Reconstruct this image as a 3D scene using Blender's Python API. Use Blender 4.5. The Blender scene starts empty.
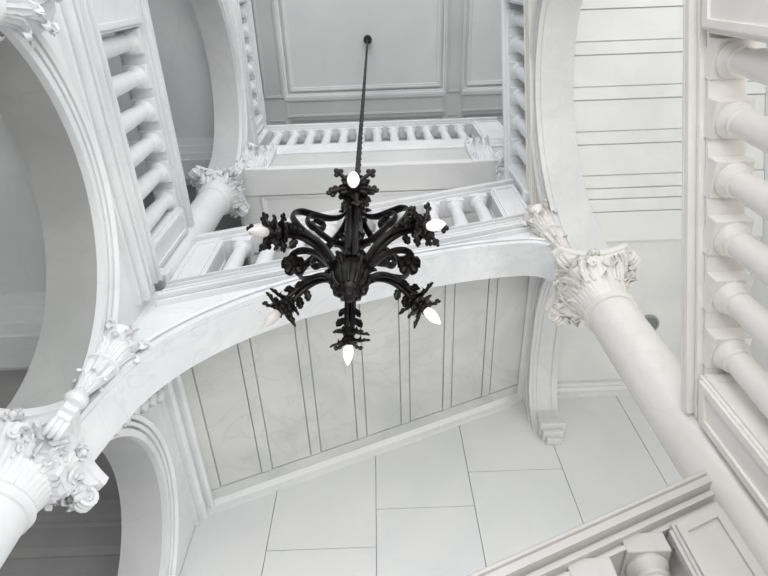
import bpy, math, random
from math import sin, cos, pi, radians, sqrt
from mathutils import Vector
random.seed(7)
scn = bpy.context.scene
COL = scn.collection
scn.view_settings.view_transform = 'Standard'
scn.view_settings.look = 'None'; scn.view_settings.exposure = 0.1

# ------------------------------------------------------------------ materials
def marble(name, c1, c2, vein=None, rough=0.45, scale=1.3, amt=0.35, bump=0.04):
    m = bpy.data.materials.new(name); m.use_nodes = True
    nt = m.node_tree; N = nt.nodes; L = nt.links
    b = N['Principled BSDF']
    tc = N.new('ShaderNodeTexCoord')
    n1 = N.new('ShaderNodeTexNoise'); n1.inputs['Scale'].default_value = scale
    n1.inputs['Detail'].default_value = 6; n1.inputs['Distortion'].default_value = 0.8
    r1 = N.new('ShaderNodeValToRGB')
    r1.color_ramp.elements[0].position = 0.35; r1.color_ramp.elements[0].color = (*c1, 1)
    r1.color_ramp.elements[1].position = 0.7; r1.color_ramp.elements[1].color = (*c2, 1)
    L.new(tc.outputs['Object'], n1.inputs['Vector']); L.new(n1.outputs['Fac'], r1.inputs['Fac'])
    out = r1.outputs['Color']
    if vein:
        n2 = N.new('ShaderNodeTexNoise'); n2.inputs['Scale'].default_value = scale * 0.9
        n2.inputs['Detail'].default_value = 9; n2.inputs['Distortion'].default_value = 2.2
        L.new(tc.outputs['Object'], n2.inputs['Vector'])
        r2 = N.new('ShaderNodeValToRGB'); e = r2.color_ramp.elements
        e[0].position = 0.475; e[0].color = (0, 0, 0, 1)
        e[1].position = 0.5; e[1].color = (1, 1, 1, 1)
        e3 = e.new(0.53); e3.color = (0, 0, 0, 1)
        L.new(n2.outputs['Fac'], r2.inputs['Fac'])
        mul = N.new('ShaderNodeMath'); mul.operation = 'MULTIPLY'; mul.inputs[1].default_value = amt
        L.new(r2.outputs['Color'], mul.inputs[0])
        mix = N.new('ShaderNodeMixRGB'); mix.inputs['Color2'].default_value = (*vein, 1)
        L.new(mul.outputs[0], mix.inputs['Fac']); L.new(out, mix.inputs['Color1'])
        out = mix.outputs['Color']
    L.new(out, b.inputs['Base Color'])
    b.inputs['Roughness'].default_value = rough
    n3 = N.new('ShaderNodeTexNoise'); n3.inputs['Scale'].default_value = 40
    bp = N.new('ShaderNodeBump'); bp.inputs['Strength'].default_value = bump; bp.inputs['Distance'].default_value = 0.01
    L.new(tc.outputs['Object'], n3.inputs['Vector']); L.new(n3.outputs['Fac'], bp.inputs['Height'])
    L.new(bp.outputs['Normal'], b.inputs['Normal'])
    return m

def plain(name, c, rough=0.5, metal=0.0, emit=0.0):
    m = bpy.data.materials.new(name); m.use_nodes = True
    nt = m.node_tree; b = nt.nodes['Principled BSDF']
    tc = nt.nodes.new('ShaderNodeTexCoord'); n = nt.nodes.new('ShaderNodeTexNoise')
    n.inputs['Scale'].default_value = 14
    r = nt.nodes.new('ShaderNodeValToRGB')
    r.color_ramp.elements[0].color = (*[x * 0.75 for x in c], 1); r.color_ramp.elements[1].color = (*[min(1, x * 1.15) for x in c], 1)
    nt.links.new(tc.outputs['Object'], n.inputs['Vector']); nt.links.new(n.outputs['Fac'], r.inputs['Fac'])
    nt.links.new(r.outputs['Color'], b.inputs['Base Color'])
    b.inputs['Roughness'].default_value = rough; b.inputs['Metallic'].default_value = metal
    if emit:
        b.inputs['Emission Color'].default_value = (1, 0.97, 0.92, 1); b.inputs['Emission Strength'].default_value = emit
    return m

M_WHITE = marble('white_marble', (.75, .76, .775), (.85, .853, .856), (.58, .63, .65), amt=.14)
M_ARCH = marble('veined_arch_marble', (.76, .78, .80), (.88, .89, .90), (.55, .57, .60), scale=2.2, amt=.22)
M_WARM = marble('warm_marble', (.76, .735, .70), (.84, .82, .79), (.70, .66, .60), rough=.24, amt=.2)
M_TILE = marble('wall_slab_marble', (.74, .75, .75), (.82, .82, .81), (.66, .71, .71), scale=.9, amt=.15)
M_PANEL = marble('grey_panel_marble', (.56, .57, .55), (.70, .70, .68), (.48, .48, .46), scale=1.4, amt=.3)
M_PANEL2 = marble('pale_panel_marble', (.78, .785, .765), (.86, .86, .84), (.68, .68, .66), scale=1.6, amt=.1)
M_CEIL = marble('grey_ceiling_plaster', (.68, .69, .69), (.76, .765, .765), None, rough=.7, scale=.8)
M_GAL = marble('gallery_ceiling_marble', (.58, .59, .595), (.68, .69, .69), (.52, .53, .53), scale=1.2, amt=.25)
M_BAY = marble('shaded_bay_marble', (.36, .36, .355), (.44, .44, .435), (.33, .33, .33), scale=1.2, amt=.2)  # shade of the enclosed bays and outer left side put into the colour
M_JOINT = plain('joint_mortar', (.58, .58, .57), .9)
M_INTR = marble('shaded_intrados_marble', (.36, .365, .36), (.44, .445, .435), (.32, .32, .32), scale=1.6, amt=.25)  # shade on the arch underside put into the colour
M_INTR2 = marble('half_shaded_intrados_marble', (.54, .55, .55), (.63, .635, .63), (.48, .48, .48), scale=1.6, amt=.2)  # lighter copy, milder underside shade painted in
M_RARCH = marble('pale_veined_marble', (.64, .645, .64), (.72, .72, .71), (.56, .56, .55), scale=2.6, amt=.25)
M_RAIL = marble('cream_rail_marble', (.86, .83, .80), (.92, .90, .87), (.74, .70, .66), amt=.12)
M_LOWR = marble('shaded_rail_marble', (.53, .51, .49), (.60, .58, .56), (.46, .44, .42), amt=.15)  # darker copy of the rail marble, lower light level put into the colour
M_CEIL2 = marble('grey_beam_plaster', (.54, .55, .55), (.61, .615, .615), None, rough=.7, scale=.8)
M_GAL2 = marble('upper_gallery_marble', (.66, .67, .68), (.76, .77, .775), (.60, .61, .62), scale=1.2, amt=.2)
M_F2 = marble('top_soffit_marble', (.74, .75, .74), (.82, .825, .82), (.68, .68, .67), scale=1.2, amt=.15)
M_FASC = marble('fascia_marble', (.62, .62, .61), (.70, .70, .69), (.54, .54, .53), amt=.2)
M_FLOOR = marble('floor_marble', (.72, .71, .69), (.82, .81, .79), (.55, .54, .52), scale=.8, amt=.3)
M_BRONZE = plain('dark_bronze', (.016, .014, .013), .38, .55)
M_ROD = plain('blackened_iron', (.014, .014, .014), .5, .4)
M_BULB = plain('white_candle_bulb', (.95, .95, .94), .15, 0, .75)
M_BULBC = plain('unlit_clear_bulb', (.62, .60, .58), .1, 0, .1)
M_VENT = plain('grey_vent_metal', (.42, .43, .42), .5, .5)

# ------------------------------------------------------------------ mesh builder
class MB:
    def __init__(s): s.v = []; s.f = []
    def add(s, v, f):
        o = len(s.v); s.v += [tuple(p) for p in v]; s.f += [tuple(i + o for i in q) for q in f]
    def hexa(s, p):  # 8 points: bottom 4 ccw, top 4 ccw
        s.add(p, [(3, 2, 1, 0), (4, 5, 6, 7), (0, 1, 5, 4), (1, 2, 6, 5), (2, 3, 7, 6), (3, 0, 4, 7)])
    def box(s, a, b):
        x0, y0, z0 = a; x1, y1, z1 = b
        s.hexa([(x0, y0, z0), (x1, y0, z0), (x1, y1, z0), (x0, y1, z0), (x0, y0, z1), (x1, y0, z1), (x1, y1, z1), (x0, y1, z1)])
    def rings(s, R, caps=True, closed=True):
        n = len(R[0]); v = [p for r in R for p in r]; f = []
        for i in range(len(R) - 1):
            for j in range(n if closed else n - 1):
                k = (j + 1) % n
                f.append((i * n + j, i * n + k, (i + 1) * n + k, (i + 1) * n + j))
        if caps and closed:
            f.append(tuple(range(n))[::-1]); f.append(tuple((len(R) - 1) * n + j for j in range(n)))
        s.add(v, f)
    def prism(s, poly, vec):
        vec = Vector(vec); a = [Vector(p) for p in poly]
        s.rings([a, [p + vec for p in a]])
    def lathe(s, prof, c, n=24, caps=True):
        s.rings([[(c[0] + r * cos(2 * pi * j / n), c[1] + r * sin(2 * pi * j / n), c[2] + z) for j in range(n)] for r, z in prof], caps)
    def tube(s, pts, rad, n=8, up=Vector((0, 0, 1))):
        pts = [Vector(p) for p in pts]; R = []
        for i, p in enumerate(pts):
            t = (pts[min(i + 1, len(pts) - 1)] - pts[max(i - 1, 0)])
            t = t.normalized() if t.length > 1e-9 else Vector((0, 0, 1))
            a = t.cross(up)
            if a.length < 1e-4: a = t.cross(Vector((1, 0.13, 0)))
            a.normalize(); b = a.cross(t)
            r = rad[i] if hasattr(rad, '__len__') else rad
            if hasattr(r, '__len__'): ra, rb = r
            else: ra = rb = r
            R.append([p + a * ra * cos(2 * pi * j / n) + b * rb * sin(2 * pi * j / n) for j in range(n)])
        s.rings(R)
    def leaf(s, base, up, out, h, w, curl=1.0, lobes=4, thick=0.004, lean=0.25, nt=12):
        """acanthus leaf: rises along up, leans and curls towards out, lobed edge and raised ribs"""
        base = Vector(base); up = Vector(up).normalized(); out = Vector(out).normalized()
        side = up.cross(out).normalized()
        v = []; ns = 7
        p = Vector((0, 0)); ang = lean * 0.4
        for i in range(nt + 1):
            t = i / nt
            ang = lean * (0.3 + t) + curl * max(0, t - 0.55) ** 1.6 * 9.0
            if i: p = p + Vector((sin(ang), cos(ang))) * (h / nt)
            ww = w * (0.55 + 0.6 * sin(pi * min(1, t * 1.05)) ** 0.8) * (1 - 0.75 * t ** 3)
            ww *= 0.82 + 0.26 * abs(sin(pi * lobes * t))
            for j in range(ns):
                u = (j / (ns - 1) - .5) * 2
                dep = -0.16 * w * u * u + 0.05 * w * cos(3 * pi * u)
                v.append(base + up * p.y + out * (p.x + dep) + side * (u * ww * .5))
        f = []
        for i in range(nt):
            for j in range(ns - 1):
                a = i * ns + j; f.append((a, a + 1, a + ns + 1, a + ns))
        s.add(v, f)
        s.add([q - out * thick - up * 0 for q in v], [q[::-1] for q in f])
    def spiral(s, c, a, b, r0, turns, tr, start=0.0, n=22, dirn=1):
        """volute: spiral tube in the plane of unit vectors a,b"""
        c = Vector(c); a = Vector(a); b = Vector(b); pts = []; rad = []
        for i in range(n + 1):
            t = i / n; r = r0 * (1 - 0.86 * t); th = start + dirn * turns * 2 * pi * t
            pts.append(c + a * r * cos(th) + b * r * sin(th)); rad.append(tr * (1 - .35 * t))
        s.tube(pts, rad, 7, up=a.cross(b))
    def build(s, name, mat, parent=None, ang=35, bevel=0.0):
        me = bpy.data.meshes.new(name); me.from_pydata(s.v, [], s.f); me.update()
        import bmesh
        bm = bmesh.new(); bm.from_mesh(me); bmesh.ops.recalc_face_normals(bm, faces=bm.faces); bm.to_mesh(me); bm.free()
        for p in me.polygons: p.use_smooth = True
        me.set_sharp_from_angle(angle=radians(ang))
        me.materials.append(mat)
        o = bpy.data.objects.new(name, me); COL.objects.link(o)
        if parent:
            o.parent = parent; o.matrix_parent_inverse.identity()
            if parent.get('_base') is not None:
                o.location = -Vector(parent['_base'])
        if bevel:
            md = o.modifiers.new('Bevel', 'BEVEL'); md.width = bevel; md.segments = 2; md.limit_method = 'ANGLE'; md.angle_limit = radians(40)
        return o

def thing(name, label, cat, loc, group=None):
    o = bpy.data.objects.new(name, None); COL.objects.link(o)
    o.empty_display_size = .1; o.location = loc; o['label'] = label; o['category'] = cat
    o['_base'] = [float(x) for x in loc]
    if group: o['group'] = group
    return o
def tag(o, label, cat, group=None):
    o['label'] = label; o['category'] = cat
    if group: o['group'] = group
    return o
def struct(o, label=None):
    o['kind'] = 'structure'
    if label: o['label'] = label
    return o
def sub(o, parent):          # parent an already placed mesh below a part (part sits at its thing's offset)
    o.parent = parent; o.location = (0, 0, 0); return o

def ell(c, a, b, z0, n=28, ramp=0.0, p=2.0):
    """half ellipse from c+a down to c-a, sheared by ramp"""
    out = []
    for i in range(n + 1):
        th = pi * i / n; u = c + a * (1 if cos(th) >= 0 else -1) * abs(cos(th)) ** (2 / p)
        out.append((u, z0 + b * sin(th) ** (2 / p) + ramp * (c + a - u)))
    return out
def smooth(pts, k=2):
    for _ in range(k):
        q = [pts[0]]
        for a, b in zip(pts, pts[1:]):
            q.append((.75 * a[0] + .25 * b[0], .75 * a[1] + .25 * b[1])); q.append((.25 * a[0] + .75 * b[0], .25 * a[1] + .75 * b[1]))
        q.append(pts[-1]); pts = q
    return pts
def spline(pts, m=6):
    """Catmull-Rom through n-dim points"""
    P = [Vector(p) for p in pts]; P = [2 * P[0] - P[1]] + P + [2 * P[-1] - P[-2]]; out = []
    for i in range(1, len(P) - 2):
        for k in range(m):
            t = k / m; a, b, c, d = P[i - 1:i + 3]
            out.append(.5 * ((2 * b) + (c - a) * t + (2 * a - 5 * b + 4 * c - d) * t * t + (3 * b - a - 3 * c + d) * t ** 3))
    out.append(P[-2]); return out

def arch_wall(curve, top, place, w0, w1):
    mb = MB(); R = []
    for u, v in curve:
        R.append([place(u, v, w0), place(u, v, w1), place(u, top(u), w1), place(u, top(u), w0)])
    mb.rings(R); return mb
def archivolt(curve, place, w, prof, flip=1):
    """moulded band following an arch: prof = (offset outward from the edge, projection from face)"""
    mb = MB(); R = []; n = len(curve)
    for i, (u, v) in enumerate(curve):
        a = curve[max(i - 1, 0)]; b = curve[min(i + 1, n - 1)]
        t = Vector((b[0] - a[0], b[1] - a[1])).normalized(); nn = Vector((-t.y, t.x)) * flip
        R.append([place(u + nn.x * o, v + nn.y * o, w + p) for o, p in prof])
    mb.rings(R); return mb
ARCH_PROF = [(0, -.02), (0, .042), (.046, .042), (.047, .002), (.063, .002), (.064, .045), (.088, .05), (.089, .008), (.105, .008), (.106, .055), (.13, .072), (.146, .06), (.148, -.02)]
THIN_PROF = [(0, -.02), (0, .034), (.05, .034), (.051, .002), (.067, .002), (.068, .04), (.086, .048), (.098, .04), (.10, -.02)]

# ------------------------------------------------------------------ dimensions (metres, eye at the origin)
XL0, XL1 = -1.99, -1.69          # left arcade wall
XR0, XR1 = 1.48, 1.78            # right arcade wall
YF0, YF1 = 2.0, 2.27             # far arcade wall
YB = 4.1                          # back wall
XLW, XRW = -3.9, 3.62             # outer walls
ZF, ZC = -1.6, 13.0
S = 4.05
CXL, CXR, CY = -1.84, 1.63, 2.13
Lp = lambda u, v, w: (XL1 + w, u, v)          # left wall face, w towards the well
Rp = lambda u, v, w: (XR0 - w, u, v)
Fp = lambda u, v, w: (u, YF0 - w, v)

# ------------------------------------------------------------------ setting
mb = MB(); mb.box((XLW - .3, -6, ZF - .2), (XRW + .3, YB + .3, ZF)); struct(mb.build('floor', M_FLOOR))
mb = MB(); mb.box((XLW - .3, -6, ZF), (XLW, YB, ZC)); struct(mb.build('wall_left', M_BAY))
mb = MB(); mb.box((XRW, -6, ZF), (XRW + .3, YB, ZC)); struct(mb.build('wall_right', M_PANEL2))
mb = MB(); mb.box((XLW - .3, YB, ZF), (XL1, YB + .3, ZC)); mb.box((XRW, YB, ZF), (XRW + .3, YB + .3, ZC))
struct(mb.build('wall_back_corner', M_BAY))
mb = MB(); mb.box((XL1, YB + .004, ZF), (XRW, YB + .3, ZC))
wb = struct(mb.build('wall_back', M_JOINT))
# marble slabs of the back wall, joints stepping up with the stair
mb = MB(); xs = [-1.69, -1.04, -.14, .72, 1.6, 2.47, XRW]
g = .003
SOFF = lambda x: 3.43 + .433 * (x + 1.69)
rows = [[-.9, .4, 1.4, 2.55, 4.6, 5.6, 6.6, 7.6], [-.9, 0, 1.0, 2.0, 3.0, 4.6, 5.6, 6.6], [-.6, .4, 1.4, 2.37, 3.37, 4.9, 5.9, 6.9], [-.2, .8, 1.8, 2.75, 3.75, 5.3, 6.3],
        [.2, 1.2, 2.2, 2.95, 5.3, 6.3], [.5, 1.5, 2.5, 2.9, 5.3, 6.3]]
for i in range(6):
    zz = [ZF] + rows[i] + [7.7, 8.7, 9.7, 10.7, 11.7, ZC]
    for a, b in zip(zz, zz[1:]):
        if b - a < .02: continue
        mb.box((xs[i] + g, YB - .02, a + g), (xs[i + 1] - g, YB + .01, b - g))
o = mb.build('slab_facing', M_TILE, wb, bevel=.002)
# ceiling with beams and sunk panels
mb = MB(); mb.box((XLW - .3, -6, ZC), (XRW + .3, YB + .3, ZC + .2)); ce = struct(mb.build('ceiling', M_CEIL))
mb = MB()
mb.box((-2.46, -6, ZC - .16), (-2.02, YB, ZC + .01)); mb.box((1.52, -6, ZC - .16), (1.84, YB, ZC + .01))
mb.box((XLW, 2.33, ZC - .159), (XRW, 2.75, ZC + .01)); mb.box((XLW, -2.6, ZC - .159), (XRW, -2.0, ZC + .01))
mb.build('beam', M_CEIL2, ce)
mb = MB()
def frame_z(mb, x0, x1, y0, y1, z, w, d):
    """mitred moulding frame hanging from a ceiling at z"""
    R = []
    for k in range(5):
        sx, sy = [(0, 0), (1, 0), (1, 1), (0, 1)][k % 4]
        px_ = lambda o: (x1 - o if sx else x0 + o); py_ = lambda o: (y1 - o if sy else y0 + o)
        R.append([(px_(o), py_(o), z - h) for o, h in ((0, -.004), (0, d), (w * .35, d), (w * .45, d * .6), (w * .8, d * .5), (w, d * .1), (w, -.004))])
    mb.rings(R, caps=False)
for x0, x1 in ((-2.02, 1.52), (1.84, XRW), (XLW, -2.46)):
    for y0, y1 in ((-2.0, 2.33), (2.75, YB)):
        frame_z(mb, x0 - .001, x1 + .001, y0 - .001, y1 + .001, ZC, .09, .13)
        frame_z(mb, x0 + .13, x1 - .13, y0 + .13, y1 - .13, ZC, .08, .06)
mb.build('panel_moulding', M_CEIL, ce)
mb = MB()
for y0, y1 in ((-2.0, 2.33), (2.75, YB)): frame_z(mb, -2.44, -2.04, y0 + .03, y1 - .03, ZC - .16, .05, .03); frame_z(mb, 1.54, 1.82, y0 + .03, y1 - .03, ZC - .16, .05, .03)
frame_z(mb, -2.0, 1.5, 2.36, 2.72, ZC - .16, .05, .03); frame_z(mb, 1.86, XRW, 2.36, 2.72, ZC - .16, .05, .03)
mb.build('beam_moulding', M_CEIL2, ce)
mb = MB(); mb.box((XLW, -6, ZC - .14), (-2.47, YB, ZC - .004)); mb.build('shade_panel', M_BAY, ce)  # dark sheet standing in for shadow on the outer ceiling

# ------------------------------------------------------------------ capitals and columns
def abacus(mb, c, z0, z1, hs, dip=.06, chop=.05):
    def ring(k, z):
        out = []
        for q in range(4):
            a = pi / 2 * q; d = Vector((cos(a), sin(a))); e = Vector((-sin(a), cos(a)))
            h = hs * k; n = 10
            for i in range(n):
                u = -1 + 2 * i / (n - 1)
                p = d * (h - dip * (1 - u * u)) + e * (u * (h - chop))
                out.append((c[0] + p.x, c[1] + p.y, z))
        return out
    h = z1 - z0
    mb.rings([ring(.84, z0), ring(.86, z0 + h * .15), ring(.91, z0 + h * .35), ring(.92, z0 + h * .46), ring(.98, z0 + h * .52), ring(1.0, z0 + h * .62), ring(1.0, z1)])

def capital(parent, c, z0, z1, r, hs, mat):
    """foliate capital: fluted bell with relief leaves, corner scroll clusters, thick curved abacus"""
    H = z1 - z0; za = z1 - .11; hb = za - z0
    mb = MB(); n = 144
    prof = [(0, .98), (.06, 1.02), (.25, 1.07), (.45, 1.15), (.62, 1.27), (.78, 1.42), (.9, 1.52), (1.0, 1.55)]
    mb.rings([[(c[0] + r * k * (1 + .016 * cos(36 * 2 * pi * j / n) * min(1, f * 3)) * cos(2 * pi * j / n), c[1] + r * k * (1 + .016 * cos(36 * 2 * pi * j / n) * min(1, f * 3)) * sin(2 * pi * j / n), z0 + f * hb) for j in range(n)] for f, k in prof])
    C0 = lambda z: Vector((c[0], c[1], z)); Z = Vector((0, 0, 1))
    for k in range(8):
        a = 2 * pi * k / 8; d = Vector((cos(a), sin(a), 0)); e = Vector((-sin(a), cos(a), 0))
        mb.leaf(C0(z0 + .005) + d * r * 1.0, Z, d, H * .46, .125, .75, 5, lean=.16, thick=.012, nt=16)
        a += pi / 8; d = Vector((cos(a), sin(a), 0)); e = Vector((-sin(a), cos(a), 0))
        mb.leaf(C0(z0 + H * .22) + d * r * 1.05, Z, d, H * .50, .115, .8, 5, lean=.42, thick=.012, nt=16)
        for sg in (-1, 1):
            q = C0(z0 + hb * .80) + d * r * 1.43 + e * sg * .045
            mb.spiral(q, e * sg, Z, .034, 1.4, .0105, start=pi)
            mb.tube([C0(z0 + hb * .42) + d * r * 1.15, C0(z0 + hb * .6) + d * r * 1.28 + e * sg * .01, q - e * sg * .034], [.010, .010, .0105], 6)
    for k in range(4):       # flower in the middle of each abacus side, buds beside it
        a = pi / 2 * k; d = Vector((cos(a), sin(a), 0)); f = Vector((-sin(a), cos(a), 0)); q = C0(za + .045) + d * (hs - .06)
        for j in range(6):
            b = 2 * pi * j / 6; mb.leaf(q, f * cos(b) + Z * sin(b), d, .068, .05, .7, 2, lean=.5, nt=6, thick=.008)
        mb.lathe([(.002, -.02), (.018, -.012), (.022, 0), (.018, .012), (.002, .02)], q + d * .02, 10)
        for sg in (-1, 1):
            for m_, zz in ((.085, -.03), (.13, .0), (.165, -.045)):
                mb.lathe([(.002, -.022), (.018, -.012), (.021, 0), (.016, .014), (.002, .02)], C0(za + zz) + d * (hs - .075 + .3 * m_ * m_) + f * sg * m_, 8)
    cap = mb.build('capital', mat, parent, 50)
    mb = MB(); abacus(mb, c, za, z1, hs); sub(mb.build('abacus', mat), cap)
    for k in range(4):
        a = pi / 4 + pi / 2 * k; d = Vector((cos(a), sin(a), 0)); f = Vector((-sin(a), cos(a), 0)); mb = MB()
        q = C0(za - .05) + d * hs * 1.13
        for sg in (-1, 0, 1):
            mb.spiral(q + f * sg * .03, d, Z, .052, 1.6, .017, start=pi * .55, dirn=-1)
        p0 = C0(z0 + H * .40) + d * r * 1.12
        for sg in (-1, 1):
            mb.tube(spline([p0, p0 + d * .05 + Z * H * .16, q - d * .06 + Z * .05 + f * sg * .02, q + Z * .052 + f * sg * .02], 5), .015, 7)
            mb.leaf(C0(z0 + H * .36) + d * r * 1.12 + f * sg * .045, Z + d * .55 + f * sg * .25, f * sg + d * .4, H * .42, .085, .9, 4, lean=.25, thick=.01)
            mb.leaf(q - d * .06 - Z * .04 + f * sg * .035, d * .4 + Z * .5 + f * sg * .5, f * sg - Z * .3, .11, .07, 1.0, 3, lean=.4, nt=9, thick=.008)
            mb.spiral(q - d * .075 + f * sg * .055 - Z * .02, d * .7 + f * sg * .7, Z, .03, 1.4, .010)
            mb.spiral(q - d * .13 + f * sg * .075 - Z * .07, d * .7 + f * sg * .7, Z, .028, 1.4, .010)
        mb.leaf(p0, Z * .8 + d * .6, d, H * .42, .10, 1.0, 4, lean=.2, thick=.012)
        sub(mb.build('volute', mat, None, 50), cap)
    return cap

def column(name, label, c, zb, zn, zt, r, hs, mat, pedestal=None):
    t = thing(name, label, 'column', (c[0], c[1], zb))
    z = zb
    if pedestal:
        zp = pedestal
        mb = MB(); mb.box((c[0] - .22, c[1] - .22, zb), (c[0] + .22, c[1] + .22, zb + .12)); mb.build('plinth', mat, t, bevel=.006)
        mb = MB(); mb.lathe([(.205, zb + .12), (.205, zp - .08), (.225, zp - .06), (.225, zp - .02), (.20, zp)], (c[0], c[1], 0), 36); mb.build('pedestal', mat, t)
        z = zp
    else:
        mb = MB(); mb.box((c[0] - .25, c[1] - .25, zb), (c[0] + .25, c[1] + .25, zb + .1))
        mb.lathe([(.245, zb + .1), (.25, zb + .13), (.235, zb + .16), (.21, zb + .18), (.22, zb + .2), (.205, zb + .23)], (c[0], c[1], 0), 36)
        mb.build('base', mat, t); z = zb + .23
    mb = MB(); n = 10
    mb.lathe([(r * (1.03 - .03 * i / n), z + (zn - z) * i / n) for i in range(n + 1)], (c[0], c[1], 0), 48); mb.build('shaft', mat, t)
    mb = MB(); mb.lathe([(r * 1.0, zn - .035), (r * 1.07, zn - .03), (r * 1.07, zn - .018), (r * 1.03, zn - .014), (r * 1.10, zn - .002), (r * 1.12, zn + .012), (r * 1.08, zn + .026), (r, zn + .03)], (c[0], c[1], 0), 40)
    mb.build('neck_ring', mat, t)
    capital(t, c, zn + .025, zt, r, hs, mat)
    return t
column('column', 'left white marble column cropped by the frame, its leafy capital carrying two arches', (-1.87, CY), ZF, 1.84, 2.25, .172, .31, M_WHITE)
column('column', 'stout pale marble column with carved capital rising behind the stair pedestals', (1.575, CY), .78, 3.32, 3.85, .165, .30, M_WARM)
column('column', 'upper marble column with round pedestal behind the left gallery balustrade', (CXL, CY), 3.76, 5.90, 6.35, .165, .29, M_WHITE, 4.78)
column('column', 'column at the near end of the large left gallery arch', (CXL, -.27), ZF, 1.84, 2.25, .172, .31, M_WHITE)
column('column', 'upper column carrying the top gallery pedestal at its right end', (CXR, CY), 5.14, 6.0, 6.5, .165, .29, M_WHITE)

# ------------------------------------------------------------------ arches (wall, moulded edge)
def arch(name, label, curve, top, place, thick, mat, prof=ARCH_PROF, ext=None, flip=1, imat=None):
    u0, v0 = curve[len(curve) // 2]
    t = thing(name, label, 'arch', place(u0, v0, 0))
    full = (ext[0] if ext else []) + curve + (ext[1] if ext else [])
    arch_wall(full, top, place, 0, -thick).build('arch_wall', mat, t, 25)
    mb = MB(); R = []; n = len(curve)
    for i, (u, v) in enumerate(curve):
        a = curve[max(i - 1, 0)]; b = curve[min(i + 1, n - 1)]
        tt = Vector((b[0] - a[0], b[1] - a[1])).normalized(); nn = Vector((-tt.y, tt.x)) * flip
        R.append([place(u - nn.x * o, v - nn.y * o, w_) for o, w_ in ((.004, -.002), (-.01, -.002), (-.01, -thick + .002), (.004, -thick + .002))])
    mb.rings(R); mb.build('intrados', imat or mat, t, 25)
    archivolt(curve, place, 0, prof, flip).build('archivolt', mat, t, 25)
    return t
RTOP = lambda y: 6.06 - .455 * y
def tr(o, label):
    return tag(o, label, 'moulding')
# left arch under the gallery (two bays: the second one is out of frame)
cl = ell(.93, .99, .90, 2.25)
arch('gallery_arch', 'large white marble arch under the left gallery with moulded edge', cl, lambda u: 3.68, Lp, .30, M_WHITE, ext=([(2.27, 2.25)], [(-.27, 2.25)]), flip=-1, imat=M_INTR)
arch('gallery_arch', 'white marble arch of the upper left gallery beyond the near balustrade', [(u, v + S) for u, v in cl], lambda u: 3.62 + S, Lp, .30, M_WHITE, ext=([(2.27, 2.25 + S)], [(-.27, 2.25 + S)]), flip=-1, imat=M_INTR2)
for kk, (zz, tp) in enumerate(((0, 3.68), (S, 3.62 + S))):
    c2 = [(-.27, 2.25 + zz)] + [(u, v + zz) for u, v in ell(-1.47, .99, .90, 2.25)] + [(-2.67, 2.25 + zz)]
    struct(arch_wall(c2, lambda u: tp, Lp, 0, -.30).build('wall_left_arcade', M_WHITE, None, 25))
    tr(archivolt(c2[1:-1], Lp, 0, ARCH_PROF, -1).build('arch_moulding', M_WHITE, None, 25), ('moulding of the next gallery arch nearer the viewer' if kk == 0 else 'moulding of the next upper gallery arch nearer the viewer'))
c2 = [(-.3, 4.65)] + ell(-1.5, 1.05, 1.10, 4.95, ramp=.38) + [(-2.7, 5.7)]
struct(arch_wall(c2, RTOP, Rp, 0, -.30).build('wall_right_arcade', M_RARCH, None, 25))
# far rampant arch
fc = [(-1.645, 2.02), (-1.615, 2.25), (-1.57, 2.52), (-1.50, 2.76), (-1.38, 2.99), (-1.23, 3.18), (-1.06, 3.345), (-.884, 3.484), (-.65, 3.63), (-.403, 3.747), (-.13, 3.865), (.133, 3.972), (.42, 4.065), (.709, 4.142), (1.0, 4.19), (1.20, 4.20), (1.32, 4.16), (1.40, 4.07), (1.45, 3.95), (1.47, 3.82)]
fc = [tuple(p) for p in spline(fc, 3)]
FTOP = lambda x: 4.29 + .37 * x
arch('stair_arch', 'rising white marble arch under the far stair flight behind the chandelier', fc, FTOP, Fp, .27, M_ARCH, prof=THIN_PROF, ext=([(-1.69, 2.02)], [(1.48, 3.82)]))
# right rampant arch
rc = ell(.90, 1.05, 1.10, 3.85, ramp=.38)
arch('stair_arch', 'tall pale marble arch at the right springing from the column capital', rc, RTOP, Rp, .30, M_RARCH, ext=([(2.27, 3.85)], [(-.3, 4.65)]), flip=-1)
# small arch on the left between column and back wall
sc = ell(3.06, .84, .96, 1.98)
arch('side_arch', 'small marble arch below the left end of the far stair', sc, lambda u: 3.5, Lp, .30, M_WHITE, ext=([(YB, 1.98)], [(2.27, 1.98)]), flip=-1, imat=M_INTR2)
mb = MB(); mb.box((XL0, 3.9, ZF), (XL1, YB, 1.98)); struct(mb.build('wall_pier', M_WHITE))
# transverse rib on the right, with its corbel on the back wall
rb = ell(3.19, .92, .62, 3.98, p=2.6)
t = arch('rib_arch', 'narrow panelled marble rib arching from right column to back wall corbel', rb, lambda u: 4.9, Rp, .25, M_RARCH, ext=([(YB, 3.98)], [(2.27, 3.9)]), prof=THIN_PROF, flip=-1)
mb = MB()
for u0, u1 in ((1.52, 1.54), (1.67, 1.69)):
    R = []
    for u, v in rb[2:-2]: R.append([(u0, u, v - .012), (u1, u, v - .012), (u1, u, v + .02), (u0, u, v + .02)])
    mb.rings(R)
mb.build('soffit_bead', M_RARCH, t)
t = thing('wall_corbel', 'stepped marble corbel on back wall under the rib', 'corbel', (1.63, YB, 4.0))
mb = MB()
for a, b, h, d in ((3.85, 3.90, .07, .07), (3.90, 3.95, .10, .12), (3.95, 4.02, .125, .18)):
    mb.box((1.605 - h, YB - .02 - d, a + .2), (1.605 + h, YB - .02, b + .2))
mb.build('moulding', M_RARCH, t, bevel=.008)
mb = MB(); mb.box((1.605 - .10, YB - .15, 4.18), (1.605 + .10, YB - .02, 4.42)); mb.build('block', M_RARCH, t, bevel=.008)

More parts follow.
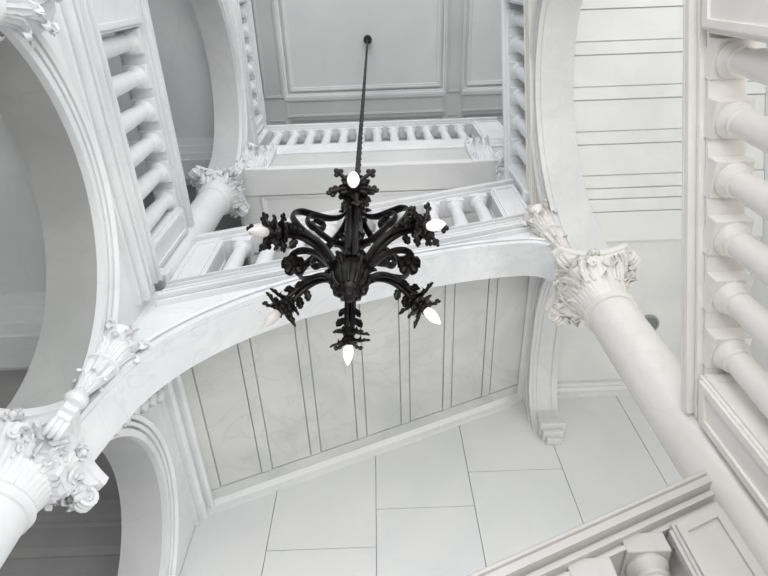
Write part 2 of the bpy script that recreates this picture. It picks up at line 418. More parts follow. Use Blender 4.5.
# ------------------------------------------------------------------ string courses / cornices
def course(prof, place, u0, u1, base, w=0):
    """moulding along a face; prof=(projection, height rel. to base(u))"""
    mb = MB(); mb.rings([[place(u, base(u) + b, w + p) for p, b in prof] for u in (u0, u1)]); return mb
STRING = [(-.02, -.36), (.042, -.36), (.042, -.33), (.006, -.328), (.006, -.308), (.075, -.302), (.075, -.255), (.046, -.25), (.046, -.214), (.006, -.21), (.006, -.19), (.058, -.186), (.058, -.15), (.012, -.145), (.012, -.06), (.05, -.055), (.05, -.036), (.015, -.033), (.015, -.02), (.07, -.017), (.07, 0), (-.02, 0)]
STRING2 = [(p, b * .72) for p, b in STRING]
tr(course(STRING, Lp, -2.67, 1.91, lambda u: 3.68).build('string_course', M_WHITE, None, 25), 'stepped white moulding below the left gallery balusters, above the large arch')
tr(course(STRING, Lp, -2.67, 1.94, lambda u: 3.62 + S).build('string_course', M_WHITE, None, 25), 'stepped moulding below the upper left gallery balusters')
tr(course(STRING2, Fp, -1.60, 1.42, FTOP).build('string_course', M_WHITE, None, 25), 'sloping moulding along the far stair flight above its arch')
tr(course(STRING2, Rp, -2.7, 1.94, RTOP).build('string_course', M_WARM, None, 25), 'sloping moulding along the upper right stair flight')

# ------------------------------------------------------------------ balustrades
HALF = [(.085, -.15), (.085, -.132), (.066, -.128), (.066, -.116), (.108, -.112), (.108, -.09), (.09, -.086), (.09, -.076), (.14, -.072), (.14, -.04), (.128, -.036), (.128, -.03), (.14, -.026), (.14, -.012), (.125, 0)]
RAIL = [(-a, b) for a, b in HALF[::-1]] + HALF
def baluster_meshes(hb, s, mat):
    e = .075 * abs(s) + .004
    bl = MB()
    bl.lathe([(.076, .155), (.083, .165), (.083, .182), (.074, .194), (.066, .198), (.068, .21), (.071, .23), (.070, .32), (.066, hb * .6), (.058, hb - .15), (.057, hb - .128), (.066, hb - .122), (.066, hb - .110), (.059, hb - .105), (.064, hb - .096), (.080, hb - .078), (.085, hb - .066), (.080, hb - .052)], (0, 0, 0), 24)
    ab = MB(); ab.box((-.088, -.088, hb - .052), (.088, .088, hb + e))
    pl = MB(); pl.box((-.09, -.09, -e), (.09, .09, .158))
    a = bl.build('baluster', mat, None, 40); b = ab.build('abacus', mat, None, bevel=.006); c = pl.build('plinth', mat, None, bevel=.006)
    b.parent = a; c.parent = a
    return a
def balustrade(label, org, hd, s, H, bal, peds, rail, mat, nrm, group=None):
    """org: axis point at t=0 on the string top; hd: horizontal direction; s: slope; H: string top to rail top"""
    org = Vector(org); hd = Vector((*hd, 0)); nrm = Vector((*nrm, 0))
    t = thing('balustrade', label, 'balustrade', org, group)
    P = lambda u, b, w: org + hd * u + nrm * w + Vector((0, 0, b + s * u))
    mb = MB(); mb.rings([[P(u, H + b, a) for a, b in RAIL] for u in rail]); mb.build('handrail', mat, t, 25)
    BR = [(-.12, -.01), (.12, -.01), (.12, .03), (.10, .045), (.10, .06), (-.10, .06), (-.10, .045), (-.12, .03)]
    mb = MB(); mb.rings([[P(u, b, a) for a, b in BR] for u in rail]); mb.build('base_rail', mat, t, 25)
    for u0, u1 in peds:
        mb = MB(); w = .115
        mb.hexa([P(u0, .05, -w), P(u1, .05, -w), P(u1, .05, w), P(u0, .05, w), P(u0, H - .15, -w), P(u1, H - .15, -w), P(u1, H - .15, w), P(u0, H - .15, w)])
        pd = mb.build('pedestal', mat, t, bevel=.005)
        mb = MB(); z0, z1 = .10, H - .17; m = .045; d = .014
        def bar(a0, b0, a1, b1, f):
            mb.hexa([f(a0, b0, 0), f(a1, b0, 0), f(a1, b0, d), f(a0, b0, d), f(a0, b1, 0), f(a1, b1, 0), f(a1, b1, d), f(a0, b1, d)])
        for sg in (1, -1):
            f = lambda u, b, q: P(u, b, sg * (w + q))
            for a0, b0, a1, b1 in ((u0 + .012, z0, u0 + m, z1), (u1 - m, z0, u1 - .012, z1), (u0 + m, z0, u1 - m, z0 + m), (u0 + m, z1 - m, u1 - m, z1)): bar(a0, b0, a1, b1, f)
        for uu, sg in ((u0, -1), (u1, 1)):
            f = lambda a, b, q: P(uu + sg * q, b, a)
            for a0, b0, a1, b1 in ((-w + .012, z0, -w + m, z1), (w - m, z0, w - .012, z1), (-w + m, z0, w - m, z0 + m), (-w + m, z1 - m, w - m, z1)): bar(a0, b0, a1, b1, f)
        sub(mb.build('panel_frame', mat), pd)
    hb = H - .15 - .06
    proto = baluster_meshes(hb, s, mat); kids = list(proto.children)
    for i, u in enumerate(bal):
        if i == 0: b = proto
        else:
            b = proto.copy(); COL.objects.link(b)
            for k in kids:
                q = k.copy(); COL.objects.link(q); q.parent = b
        b.parent = t; b.location = hd * u + Vector((0, 0, s * u + .06))
    return t
six = [.385 + .25 * k for k in range(6)]
balustrade('level white marble balustrade of the left gallery, left of the grey gallery ceiling', (-1.84, 0, 3.66), (0, 1), 0, 1.15, six + [-.385 - .25 * k for k in range(5)], [(-.2, .27), (1.72, 1.94)], (-1.75, 1.94), M_WHITE, (1, 0))
balustrade('level balustrade of the upper left gallery seen edge-on beside the ceiling', (-1.84, 0, 3.60 + S), (0, 1), 0, 1.19, six + [-.385 - .25 * k for k in range(8)], [(-.2, .27), (1.80, 1.96)], (-2.6, 2.2), M_WHITE, (1, 0))
balustrade('sloping balustrade of the far stair flight behind the chandelier', (0, 2.10, 4.24), (1, 0), .40, 1.04, [1.0 - .25 * k for k in range(10)], [(1.14, 1.40), (-1.62, -1.40)], (-1.62, 1.44), M_WHITE, (0, -1))
balustrade('near marble balustrade sloping down the right edge of the photo', (1.62, 0, 2.02), (0, 1), -.455, 1.07, [.39 + .246 * k for k in range(6)], [(-.2, .27), (1.74, 1.95)], (-.3, 1.96), M_RAIL, (-1, 0))
balustrade('upper right stair balustrade seen edge-on beside the tall right arch', (1.545, 0, 5.98), (0, 1), -.455, 1.15, [.47 + .25 * k for k in range(6)] + [-.38 - .25 * k for k in range(8)], [(-.2, .30), (1.9, 2.1)], (-2.6, 2.1), M_WHITE, (-1, 0))
balustrade('level balustrade across the top of the stairwell below the ceiling', (0, 2.10, 7.48), (1, 0), 0, 1.27, [-1.5 + .247 * k for k in range(12)], [(1.42, 1.80), (-1.97, -1.66)], (-1.97, 1.80), M_WHITE, (0, -1))
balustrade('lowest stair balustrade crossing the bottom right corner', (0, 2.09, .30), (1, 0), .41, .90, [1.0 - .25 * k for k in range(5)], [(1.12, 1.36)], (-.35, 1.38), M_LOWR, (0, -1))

# ------------------------------------------------------------------ stair flights, landings, soffits
def tiles(mb, rects, place, d, g=.004):
    for u0, v0, u1, v1 in rects:
        mb.hexa([place(u0 + g, v0 + g, -.005), place(u1 - g, v0 + g, -.005), place(u1 - g, v1 - g, -.005), place(u0 + g, v1 - g, -.005),
                 place(u0 + g, v0 + g, d), place(u1 - g, v0 + g, d), place(u1 - g, v1 - g, d), place(u0 + g, v1 - g, d)])
# far flight
t = thing('stair_flight', 'underside of the far stair flight with grey marble panels above the slab wall', 'stairs', (0, 3.2, SOFF(0)))
mb = MB(); poly = [(XL1, YF1, SOFF(XL1)), (XR0, YF1, SOFF(XR0))]
n = 9; top = []
for i in range(n):
    xa = XR0 - (XR0 - XL1) * i / n; xb = XR0 - (XR0 - XL1) * (i + 1) / n
    top += [(xa, YF1, SOFF(xa) + .35), (xb, YF1, SOFF(xa) + .35)]
mb.prism(poly + top, (0, YB - YF1, 0)); mb.build('steps', M_JOINT, t)
pl = lambda u, v, w: (u, v, SOFF(u) - w)
px = [-1.49 + .425 * k for k in range(7)]
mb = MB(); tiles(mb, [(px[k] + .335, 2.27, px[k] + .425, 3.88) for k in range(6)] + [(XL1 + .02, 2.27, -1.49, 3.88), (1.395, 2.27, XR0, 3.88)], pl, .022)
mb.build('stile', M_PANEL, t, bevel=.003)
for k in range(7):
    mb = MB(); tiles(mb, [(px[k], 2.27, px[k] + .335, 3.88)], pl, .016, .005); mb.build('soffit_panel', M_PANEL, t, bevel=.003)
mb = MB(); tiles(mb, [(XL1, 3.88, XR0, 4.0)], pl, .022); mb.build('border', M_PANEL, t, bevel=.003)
mb = MB()
R = []
for u in (XL1, XR0): R.append([(u, YB - .02, SOFF(u) + .02), (u, YB - .02, SOFF(u) - .10), (u, YB - .045, SOFF(u) - .10), (u, YB - .055, SOFF(u) - .05), (u, YB - .11, SOFF(u) - .015), (u, YB - .12, SOFF(u) + .02)])
mb.rings(R); tr(mb.build('raking_cornice', M_TILE, None, 25), 'narrow sloping white moulding between soffit panels and back wall slabs')
# level moulding at the left end of the far soffit
CORN = [(-.02, -.17), (.03, -.17), (.03, -.135), (.008, -.13), (.008, -.118), (.07, -.112), (.088, -.09), (.088, -.065), (.07, -.045), (.015, -.04), (.015, -.022), (.11, -.018), (.13, -.005), (.13, .02), (-.02, .02)]
tr(course(CORN, Lp, 2.27, YB - .02, lambda u: 3.43).build('cornice', M_WHITE, None, 25), 'level white cornice above the small arch at the left end of the soffit')
tr(course(CORN, Rp, 2.27, YB - .02, lambda u: 4.83).build('cornice', M_PANEL2, None, 25), 'moulding where the soffit panels meet the rib at right')
# landing over the right corner bay
t = thing('stair_landing', 'flat pale underside of the half landing behind the right column', 'landing', (2.7, 3.2, 4.88))
mb = MB(); mb.box((XR1, YF1, 4.9), (XRW, YB, 5.14)); mb.box((XR0, YF1, 4.92), (XR1, YB, 5.13)); mb.build('slab', M_PANEL2, t)
mb = MB(); frame_z(mb, XR1, XRW, YF1, YB - .02, 4.9, .06, .02); mb.build('border', M_PANEL2, t, bevel=.004)
tr(course([(0, -.14), (.03, -.14), (.04, -.11), (.04, -.09), (.075, -.07), (.075, -.045), (.10, -.03), (.10, .02), (0, .02)], lambda u, v, w: (u, YB - .02 - w, v), XR1, XRW, lambda u: 4.88).build('cornice', M_TILE, None, 25), 'level white cornice on back wall behind the right column')
# right upper flight
SR = lambda y: 5.92 - .45 * y
t = thing('stair_flight', 'underside of the right stair flight with crosswise pale panels', 'stairs', (2.7, 0, SR(0)))
mb = MB(); y1, y0 = YF1, -3.2; n = 16; top = []
for i in range(n):
    ya = y0 + (y1 - y0) * i / n; yb = y0 + (y1 - y0) * (i + 1) / n
    top += [(XR1, ya, SR(yb) + .42), (XR1, yb, SR(yb) + .42)]
mb.prism([(XR1, y1, SR(y1)), (XR1, y0, SR(y0))] + top, (XRW - XR1, 0, 0)); mb.build('steps', M_PANEL, t)
pr = lambda u, v, w: (u, v, SR(v) - w)
per = .372; yy = 1.73
bands = []
for k in range(13):
    a = yy - per * k; bands.append(a)
mb = MB(); tiles(mb, [(XR1, a, XRW, a + .108) for a in bands], pr, .022); mb.build('stile', M_PANEL2, t, bevel=.004)
for a in bands:
    mb = MB(); tiles(mb, [(XR1 + .02, a - per + .108, XRW, a)], pr, .012, .005); mb.build('soffit_panel', M_PANEL2, t, bevel=.003)
mb = MB(); tiles(mb, [(XR1, 1.838, XRW, 1.93), (XR1, 1.93, XRW, 2.04), (XR1, 2.04, XRW, 2.30)], pr, .022); mb.build('border', M_PANEL2, t, bevel=.004)
# round vent grille
t = thing('vent_grille', 'round grey vent grille in the landing underside beside the column', 'vent', (2.72, 3.27, 4.88))
mb = MB(); mb.lathe([(.115, -.012), (.115, .02), (.095, .02), (.095, -.012), (.115, -.012)], (2.72, 3.27, 4.89), 28, False); mb.build('rim', M_VENT, t)
mb = MB()
for k in range(-3, 4):
    h = sqrt(.1 ** 2 - (k * .027) ** 2)
    mb.box((2.72 - h, 3.27 + k * .027 - .005, 4.882), (2.72 + h, 3.27 + k * .027 + .005, 4.899))
    mb.box((2.72 + k * .027 - .005, 3.27 - h, 4.882), (2.72 + k * .027 + .005, 3.27 + h, 4.899))
mb.build('grid', M_VENT, t)
mb = MB(); mb.lathe([(.1, -.004), (.1, .004)], (2.72, 3.27, 4.9), 28); mb.build('backing', M_GAL, t)
# near right flight, lower far flight, lower landing (mostly below the frame)
t = thing('stair_flight', 'near right stair flight under the sloping balustrade, below frame', 'stairs', (2.6, 0, 1.9))
mb = MB(); y1, y0 = 1.96, -2.4; n = 14; top = []
q = lambda y: 2.0 - .455 * y
for i in range(n):
    ya = y0 + (y1 - y0) * i / n; yb = y0 + (y1 - y0) * (i + 1) / n
    top += [(1.48, ya, q(yb)), (1.48, yb, q(yb))]
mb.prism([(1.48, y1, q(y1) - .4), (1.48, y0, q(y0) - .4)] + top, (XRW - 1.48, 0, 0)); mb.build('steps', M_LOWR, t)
mb = MB(); mb.prism([(1.45, y1, q(y1) - .42), (1.45, y0, q(y0) - .42), (1.45, y0, q(y0) + .02), (1.45, y1, q(y1) + .02)], (.05, 0, 0)); mb.build('string', M_RAIL, t)
t = thing('stair_flight', 'lowest far stair flight under the bottom right balustrade', 'stairs', (0, 3, .2))
mb = MB(); x0, x1 = -1.6, 1.4; n = 9; top = []
for i in range(n):
    xa = x1 - (x1 - x0) * i / n; xb = x1 - (x1 - x0) * (i + 1) / n
    top += [(xa, 1.96, .29 + .41 * xb), (xb, 1.96, .29 + .41 * xb)]
mb.prism([(x0, 1.96, -.1 + .41 * x0), (x1, 1.96, -.1 + .41 * x1)] + top, (0, YB - .02 - 1.96, 0)); mb.build('steps', M_WHITE, t)
mb = MB(); mb.box((1.4, 1.96, ZF), (XRW, YB - .02, .78)); tag(mb.build('stair_landing', M_WHITE), 'lower landing slab at the foot of the right column', 'landing')

# ------------------------------------------------------------------ left gallery slabs, bays, transverse beams
for k, (nm) in enumerate(('left gallery', 'upper left gallery')):
    z = 3.35 + S * k
    mb = MB(); mb.box((XLW, -4, z), (XL0, 1.95, z + .4)); mb.box((XLW, 1.95, z + .12), (XL0, YB, z + .4))
    struct(mb.build('ceiling_gallery', M_GAL2 if k else M_GAL))
    mb = MB()
    P = [(1.80, z + .02), (1.80, z - .03), (1.87, z - .045), (1.87, z - .09), (1.95, z - .11), (1.95, z - .15), (2.02, z - .16), (2.02, z - .2), (2.27, z - .2), (2.27, z - .16), (2.33, z - .14), (2.33, z - .08), (2.40, z - .05), (2.40, z + .13), (2.0, z + .13)]
    mb.prism([(XLW, a, b) for a, b in P], (XL0 - XLW, 0, 0))
    tag(mb.build('transverse_beam', M_GAL2 if k else M_GAL, None, 25), 'moulded grey beam crossing the ' + nm + ' ceiling at the column', 'beam')
    mb = MB()
    CB = [(0, -.45), (.02, -.45), (.03, -.40), (.05, -.39), (.05, -.2), (.08, -.18), (.08, -.15), (.12, -.13), (.14, -.05), (.18, -.03), (.18, .03), (0, .03)]
    mb.rings([[(u, YB - w, z + .12 + b) for w, b in CB] for u in (XLW, XL0)])
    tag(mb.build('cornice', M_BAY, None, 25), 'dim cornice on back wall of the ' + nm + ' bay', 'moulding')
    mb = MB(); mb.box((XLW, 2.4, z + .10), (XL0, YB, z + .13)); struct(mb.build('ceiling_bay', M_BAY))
# bay partition wall between bay and flight above the small arch is the side arch itself; upper one:
mb = MB(); mb.box((XL0, YF1, 3.76), (XL1, YB, 4.0)); struct(mb.build('wall_partition', M_WHITE))

# ------------------------------------------------------------------ top gallery beam across the far side
t = thing('gallery_beam', 'white marble beam carrying the top balustrade across the well', 'beam', (0, 2.1, 6.5))
mb = MB(); mb.box((XL1, YF0, 6.5), (XR1, YF1, 7.47)); mb.build('beam', M_FASC, t)
mb = MB(); mb.box((XL1, YF0 - .028, 6.488), (XR1, YF1 + .01, 6.52)); mb.build('beam_soffit', M_F2, t)
course([(-.02, -.26), (.02, -.26), (.02, -.2), (.05, -.17), (.05, -.13), (.03, -.12), (.03, -.05), (.06, -.03), (.06, 0), (-.02, 0)], Fp, XL1, XR1, lambda u: 7.46).build('upper_moulding', M_WHITE, t, 25)
course([(-.02, 0), (.03, 0), (.03, .05), (.015, .06), (.015, .10), (.03, .11), (.03, .13), (-.02, .13)], Fp, XL1, XR1, lambda u: 6.5).build('lower_moulding', M_WHITE, t, 25)
mb = MB(); mb.box((XL1, YF1, 6.52), (XRW, YB, 7.46)); struct(mb.build('ceiling_far', M_F2))
mb = MB(); frame_z(mb, XL1 + .25, XR1 - .2, YF1 + .03, YB - .2, 6.52, .05, .02)
tag(mb.build('ceiling_border', M_F2, None), 'moulded border of the grey ceiling under the top gallery', 'moulding')

def console(name, label, c, z0, z1, w, mat, n):
    """scroll console with leaf, standing out from a face along n"""
    n = Vector(n); e = Vector((0, 0, 1)).cross(n); c = Vector(c)
    t = thing(name, label, 'bracket', c + Vector((0, 0, z0))); H = z1 - z0
    prof = [(0, 0), (.04, 0), (.06, .08 * H), (.05, .3 * H), (.06, .55 * H), (.085, .75 * H), (.10, .86 * H), (.09, .92 * H), (.11, .94 * H), (.11, H), (0, H)]
    mb = MB(); mb.prism([c + n * a - e * w / 2 + Vector((0, 0, z0 + b)) for a, b in prof], e * w); mb.build('block', mat, t, 30, bevel=.008)
    mb = MB()
    for k in (-1, 0, 1): mb.leaf(c + n * .06 + e * k * w * .28 + Vector((0, 0, z0 + .05 * H)), (0, 0, 1), n, .62 * H, w * .42, .8, 4, lean=.12)
    for kk, zz, off, r_, tr_ in ((0, .82, .09, .05, .018), (-1, .82, .09, .065, .022), (1, .82, .09, .065, .022), (-1, .12, .07, .045, .016), (1, .12, .07, .045, .016)):
        sp = MB(); sp.spiral(c + n * off + e * kk * w * .4 + Vector((0, 0, z0 + zz * H)), n, (0, 0, 1), r_, 1.5, tr_); sp.build('scroll', mat, t, 50)
    mb.build('carved_leaf', mat, t, 50)
    return t
console('scroll_bracket', 'carved scroll bracket at the left end of the top beam', (-1.47, YF0, 0), 6.5, 7.28, .30, M_WHITE, (0, -1, 0))
console('scroll_bracket', 'carved scroll bracket at the right end of the top beam', (1.25, YF0, 0), 6.5, 7.28, .30, M_WHITE, (0, -1, 0))

# ------------------------------------------------------------------ carved spandrel colonnettes standing above the capitals
def colonnette(label, c, z0, z1, lean, mat, k_=1.0):
    c = Vector(c); H = z1 - z0; lean = Vector(lean)
    A = lambda f: c + Vector((0, 0, z0 + H * f)) + lean * f
    t = thing('carved_colonnette', label, 'carving', A(0))
    def lth(mb, prof, n=16, f0=0):
        mb.rings([[A(f) + Vector((r * cos(2 * pi * j / n), r * sin(2 * pi * j / n), 0)) * k_ for j in range(n)] for r, f in prof])
    mb = MB(); lth(mb, [(.004, -.11), (.04, -.095), (.06, -.05), (.058, 0), (.04, .05), (.02, .085)]); mb.build('ball', mat, t)
    mb = MB(); R = []
    for f, r in ((.07, .03), (.2, .045), (.4, .065), (.52, .075)):
        R.append([A(f) + Vector(((r * (1 + .14 * cos(9 * 2 * pi * j / 36))) * cos(2 * pi * j / 36), (r * (1 + .14 * cos(9 * 2 * pi * j / 36))) * sin(2 * pi * j / 36), 0)) for j in range(36)])
    mb.rings(R); mb.build('fluted_shaft', mat, t, 50)
    mb = MB(); lth(mb, [(.07, .50), (.095, .515), (.10, .535), (.09, .555), (.075, .565)]); mb.build('ring', mat, t)
    mb = MB(); lth(mb, [(.072, .55), (.08, .7), (.11, .86), (.15, .95), (.155, 1.0)])
    for tier, (f, h, n, rr) in ((1, (.55, .36 * H, 8, .075)), (2, (.68, .34 * H, 8, .085))):
        for k in range(n):
            a = 2 * pi * (k + .5 * tier) / n; d = Vector((cos(a), sin(a), 0))
            mb.leaf(A(f) + d * rr * k_, (0, 0, 1), d, h, .085 * k_, 1.2, 3, lean=.3 + .1 * tier, nt=9)
    for k in range(8):
        a = 2 * pi * k / 8; d = Vector((cos(a), sin(a), 0)); q = A(.93) + d * .16 * k_
        mb.spiral(q, d, (0, 0, 1), .035 * k_, 1.4, .012)
        mb.leaf(q, d, Vector((0, 0, -1)), .07, .06, .8, 2, nt=6)
    mb.build('leaf_capital', mat, t, 50)
    mb = MB()
    for k in range(6):
        a = 2 * pi * k / 6; d = Vector((cos(a), sin(a), 0)); mb.leaf(A(.1) + d * .036, (0, 0, 1), d, .24 * H, .06, 1.0, 3, lean=.25, nt=9)
    mb.build('foot_leaf', mat, t, 50)
    return t
colonnette('carved leafy colonnette between left gallery arch and far stair arch', (-1.595, 1.855, 0), 2.29, 2.92, (-.055, .10, 0), M_WHITE)
colonnette('carved leafy ornament above the right column capital', (1.42, 1.94, 0), 3.92, 4.62, (-.02, .0, 0), M_WARM)
colonnette('carved leafy ornament cut off by the top left corner', (-1.62, .04, 0), 2.29, 3.02, (-.05, .0, 0), M_WHITE, 1.1)
colonnette('carved ornament at far end of the upper left gallery arch, near the left bracket', (-1.63, 1.94, 0), 2.33 + S, 3.02 + S, (0, 0, 0), M_WHITE)
# flower garland along the top of the small arch
t = thing('carved_garland', 'carved garland of round flowers above the small left arch', 'carving', (-1.66, 2.6, 3.0))
for k in range(6):
    f = k / 5; y = 2.34 + .27 * f ** 1.3; z = 2.60 + .62 * f
    mb = MB(); c = Vector((-1.665, y, z))
    mb.rings([[c + Vector((h, r * cos(2 * pi * j / 12), r * sin(2 * pi * j / 12))) for j in range(12)] for r, h in ((.04, -.03), (.052, .01), (.045, .035), (.02, .05), (.002, .05))])
    for j in range(6):
        a = 2 * pi * j / 6; e = Vector((0, cos(a), sin(a))); mb.leaf(c + e * .012, e, (1, 0, 0), .075, .06, .9, 2, lean=.5, nt=6)
    mb.build('flower', M_WHITE, t, 50)

# ------------------------------------------------------------------ chandelier
CC = Vector((-.152, 1.205, 0)); ZH = 2.35
ch = thing('chandelier', 'dark bronze chandelier with six leafy arms and white candle bulbs', 'chandelier', (CC.x, CC.y, ZH))
ax = lambda z: (CC.x, CC.y, ZH + z)
mb = MB()
R = []; n = 90
for i in range(n + 1):       # twisted square bar
    f = i / n; z = 1.35 + (ZC - .16 - ZH - 1.35) * f ** 1.5; a = f ** 1.5 * 95
    R.append([(CC.x + .023 * cos(a + pi / 2 * j), CC.y + .023 * sin(a + pi / 2 * j), ZH + z) for j in range(4)])
mb.rings(R); mb.build('suspension_rod', M_ROD, ch, 20)
mb = MB(); mb.lathe([(.02, -.26), (.06, -.22), (.09, -.14), (.09, -.06), (.07, -.02), (.07, .0)], (CC.x, CC.y, ZC), 20); mb.build('ceiling_hook', M_ROD, ch)
mb = MB(); mb.lathe([(.03, .15), (.05, .2), (.058, .25), (.046, .29), (.042, .36), (.05, .45), (.045, .6), (.058, .66), (.042, .7), (.035, .78), (.05, .84), (.035, .9), (.045, 1.0), (.022, 1.1), (.022, 1.4)], ax(0), 18)
for k in range(8):
    a = 2 * pi * k / 8; d = Vector((cos(a), sin(a), 0)); p = Vector(ax(.36)) + d * .045
    mb.tube([p, p + Vector((0, 0, .12)) - d * .005, p + Vector((0, 0, .26))], .011, 6)
    mb.leaf(Vector(ax(.68)) + d * .05, (0, 0, 1), d, .12, .045, 1.1, 3, lean=.3, nt=8)
    mb.leaf(Vector(ax(.22)) + d * .05, (0, 0, 1), d, .10, .04, 1.1, 3, lean=.5, nt=8)
mb.build('stem', M_BRONZE, ch)
mb = MB(); mb.lathe([(.012, -.245), (.025, -.24), (.028, -.225), (.02, -.215), (.04, -.205), (.066, -.17), (.078, -.11), (.07, -.05), (.085, .0), (.075, .05), (.06, .10), (.05, .2)], ax(0), 24)
for k in range(12):
    a = 2 * pi * k / 12; d = Vector((cos(a), sin(a), 0)); p0 = Vector(ax(-.02)) + d * .07
    mb.leaf(Vector(ax(-.08)) + d * .06, (d * .2 + Vector((0, 0, 1))), d, .12, .05, 1.0, 3, lean=.35, nt=8)
    mb.tube([Vector(ax(-.2)) + d * .05, Vector(ax(-.16)) + d * .078, Vector(ax(-.1)) + d * .088], .008, 6)
mb.build('hub', M_BRONZE, ch)
mb = MB(); mb.lathe([(.006, -.275), (.022, -.268), (.028, -.25), (.02, -.235)], ax(0), 14); mb.build('finial', M_BRONZE, ch)

def rz(d, r, z): return CC + d * r * .965 + Vector((0, 0, ZH + z))
for k in range(6):
    a = radians((33, 95, 150, 210, 275, 330)[k]); d = Vector((cos(a), sin(a), 0)); e = Vector((-sin(a), cos(a), 0)); Z = Vector((0, 0, 1))
    mb = MB()
    path = [(.09, -.03), (.15, .07), (.22, .12), (.29, .12), (.36, .07), (.405, .015)]
    for off in (-.015, .015):
        mb.tube([rz(d, p.x, p.y) + e * off for p in spline(path, 5)], [.015] * 20 + [.013] * 6, 8)
    # upper scroll from the stem out and back to the hub
    sc2 = [(.05, .74), (.08, .58), (.15, .47), (.24, .42), (.31, .385), (.345, .32), (.34, .26), (.29, .19), (.2, .12), (.10, .02)]
    arm = mb.build('arm', M_BRONZE, ch)
    mb = MB(); mb.tube([rz(d, p.x, p.y) for p in spline(sc2, 6)], [(.021, .009)] * 80, 8)
    c2 = [(.19, .43), (.245, .40), (.27, .34), (.25, .28), (.20, .27), (.17, .31), (.18, .36), (.215, .37), (.23, .335)]
    mb.tube([rz(d, p.x, p.y) for p in spline(c2, 6)], [(.019, .008)] * 80, 8)
    c3 = [(.05, .24), (.12, .21), (.19, .245), (.245, .30)]
    mb.tube([rz(d, p.x, p.y) for p in spline(c3, 6)], [(.018, .009)] * 40, 8)
    sub(mb.build('scroll', M_BRONZE), arm)
    # collar and leaf cluster round the bulb
    mb = MB(); axis = (d * .75 - Z * .66).normalized(); up2 = (d * .66 + Z * .75).normalized()
    q = rz(d, .40, .02)
    def lat(prof, c, n=12):
        mb.rings([[c + axis * h + (up2 * cos(2 * pi * j / n) + e * sin(2 * pi * j / n)) * r for j in range(n)] for r, h in prof])
    lat([(.02, -.05), (.034, -.03), (.034, -.01), (.026, 0), (.036, .012), (.03, .03), (.02, .045)], q)
    for h0, ln, cnt, ph in ((-.035, .075, 5, 0), (.015, .085, 5, .5)):
        for j in range(cnt):
            b = 2 * pi * (j + ph) / cnt + random.uniform(-.25, .25); o = up2 * cos(b) + e * sin(b); l = ln * random.uniform(.75, 1.2)
            dr = (o + axis * random.uniform(.05, .6)).normalized(); sd = dr.cross(axis).normalized()
            p0 = q + axis * h0 + o * .02; p1 = p0 + dr * l
            mb.tube([p0, p0 + dr * l * .5 + axis * .008, p1], [(.013, .005), (.010, .005), (.008, .005)], 6)
            mb.leaf(p0, dr, -axis, l * .75, .045, .7, 2, lean=.1, nt=7, thick=.003)
            for oo, rr in ((dr * .008, .013), (sd * .014 - dr * .006, .012), (-sd * .014 - dr * .006, .012)):
                cc = p1 + oo; mb.rings([[cc + (dr * cos(2 * pi * m / 8) + sd * sin(2 * pi * m / 8)) * (rr * kk) + axis * hh for m in range(8)] for kk, hh in ((.5, -.006), (1, 0), (.5, .006))])
    for j in range(7):   # row of small beads along the top of the arm
        r_ = .24 + .024 * j; z_ = .15 - .045 * (j / 6) ** 1.5
        mb.leaf(rz(d, r_, z_), Z, d, .04, .022, .6, 1, nt=5)
    for sg in (-1, 1):   # drooping leaves under the arm
        mb.leaf(rz(d, .29, .09) + e * sg * .02, (e * sg * .8 - Z * .5 + d * .2), -Z, .06, .035, 1.0, 3, lean=.3)
        mb.leaf(rz(d, .34, .07) + e * sg * .02, (e * sg * .9 - Z * .15 + d * .3), -Z, .07, .04, 1.0, 3, lean=.3)
    sub(mb.build('leaf_cluster', M_BRONZE, None, 50), arm)
    mb = MB(); lat([(.014, .03), (.018, .042), (.024, .06), (.027, .078), (.025, .098), (.018, .12), (.010, .135), (.002, .146)], q, 14)
    b = mb.build('bulb', M_BULBC if k in (2, 3) else M_BULB); sub(b, arm)
    if k in (2, 3): b['label'] = 'greyish unlit bulb'
# smaller leaf-ended scrolls at the sides
for k in range(2):
    a = radians(2 + 180 * k); d = Vector((cos(a), sin(a), 0)); e = Vector((-sin(a), cos(a), 0)); Z = Vector((0, 0, 1))
    mb = MB()
    pp = spline([(.09, .02), (.15, .13), (.21, .2), (.27, .21), (.305, .16), (.30, .09), (.265, .07)], 6)
    mb.tube([rz(d, p.x, p.y) for p in pp], [(.02, .012)] * 60, 8)
    for j in range(6):
        b = 2 * pi * j / 6; o = d * cos(b) + e * sin(b)
        mb.leaf(rz(d, .285, .08), o - Z * .35, -Z, .085, .06, 1.1, 3, lean=.2, nt=8)
    mb.build('leaf_scroll', M_BRONZE, ch, 50)
# leaf crown near the top of the stem
mb = MB()
for k in range(9):
    a = 2 * pi * k / 9; d = Vector((cos(a), sin(a), 0))
    mb.leaf(Vector(ax(1.02)) + d * .03, d * .5 + Vector((0, 0, 1)), d, .13, .06, 1.0, 3, lean=.3, nt=8)
mb.build('leaf_crown', M_BRONZE, ch, 50)

for o in bpy.data.objects:
    if '_base' in o: del o['_base']

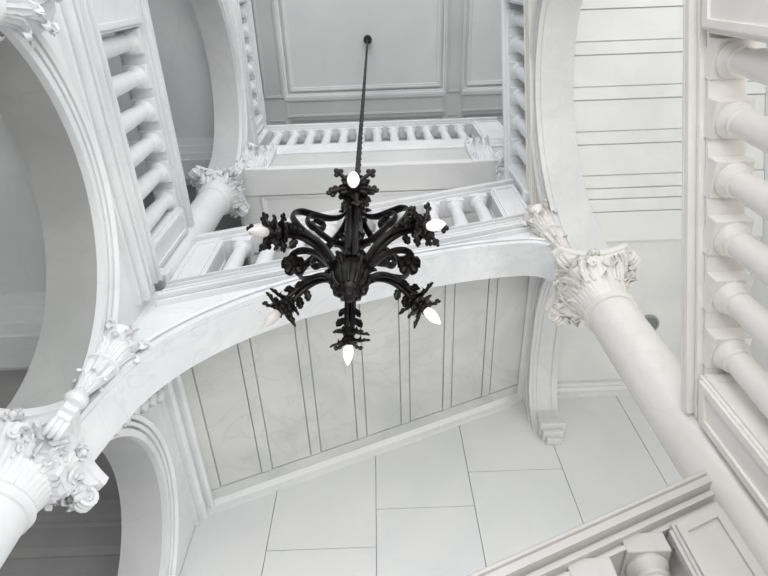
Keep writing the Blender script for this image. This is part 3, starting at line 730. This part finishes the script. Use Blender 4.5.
# ------------------------------------------------------------------ light
w = bpy.data.worlds.new('world'); scn.world = w; w.use_nodes = True
w.node_tree.nodes['Background'].inputs['Color'].default_value = (.95, .97, 1.0, 1)
w.node_tree.nodes['Background'].inputs['Strength'].default_value = 1.15
def area(name, loc, target, sx, sy, e, col=(1, 1, 1)):
    l = bpy.data.lights.new(name, 'AREA'); l.shape = 'RECTANGLE'; l.size = sx; l.size_y = sy; l.energy = e; l.color = col
    o = bpy.data.objects.new(name, l); COL.objects.link(o); o.location = loc
    o.rotation_euler = (Vector(target) - Vector(loc)).to_track_quat('-Z', 'Y').to_euler(); return o
area('window_light_near', (.3, -5.8, 4.0), (0, 3, 3.5), 5, 6, 85, (1, 1, 1))
area('window_light_right', (3.3, -3.2, 1.4), (-1.5, 2.0, 3.6), 1.6, 2.4, 118, (.93, .96, 1.0))
area('fill_light_top', (0, -5.6, 8.0), (0, .5, 13), 5, 3, 155, (1, 1, 1))  # added fill that brightens the ceiling
area('fill_up_floor', (.2, -2.6, -1.45), (.1, 1.9, 4), 4.0, 3.0, 200, (1, .99, .97))  # added fill standing in for light bounced off the floor
area('fill_up_landing', (2.9, 3.0, .82), (2.5, 2.2, 5), 1.2, 1.2, 40, (1, .99, .96))  # added fill to lift the landing underside
area('fill_up_right', (2.8, -.2, 2.3), (2.6, .8, 6), 1.0, 1.6, 14, (1, .99, .96))  # added fill for the right flight soffit
area('fill_under_flight', (.1, 3.0, 1.0), (-1.2, 3.1, 3.2), 1.4, .8, 12, (1, 1, 1))  # added unseen fill for the small arch face and far soffit
area('fill_up_middle', (0, 3.0, 5.3), (-.2, 2.6, 8), 1.6, .8, 7, (1, .99, .97))  # added fill below the top gallery ceiling

# ------------------------------------------------------------------ camera
cam = bpy.data.cameras.new('camera'); co = bpy.data.objects.new('camera', cam); COL.objects.link(co)
E_, R_, F_ = radians(60.9), radians(-2.1), 565.0
fw = Vector((0, cos(E_), sin(E_))); up = Vector((0, -sin(E_), cos(E_))); rt = Vector((1, 0, 0))
X = cos(R_) * rt + sin(R_) * up; Y = -sin(R_) * rt + cos(R_) * up
from mathutils import Matrix
co.matrix_world = Matrix(((X.x, Y.x, -fw.x, 0), (X.y, Y.y, -fw.y, 0), (X.z, Y.z, -fw.z, 0), (0, 0, 0, 1)))
cam.sensor_width = 36; cam.lens = F_ / 768 * 36; cam.clip_start = .02; cam.clip_end = 200
scn.camera = co
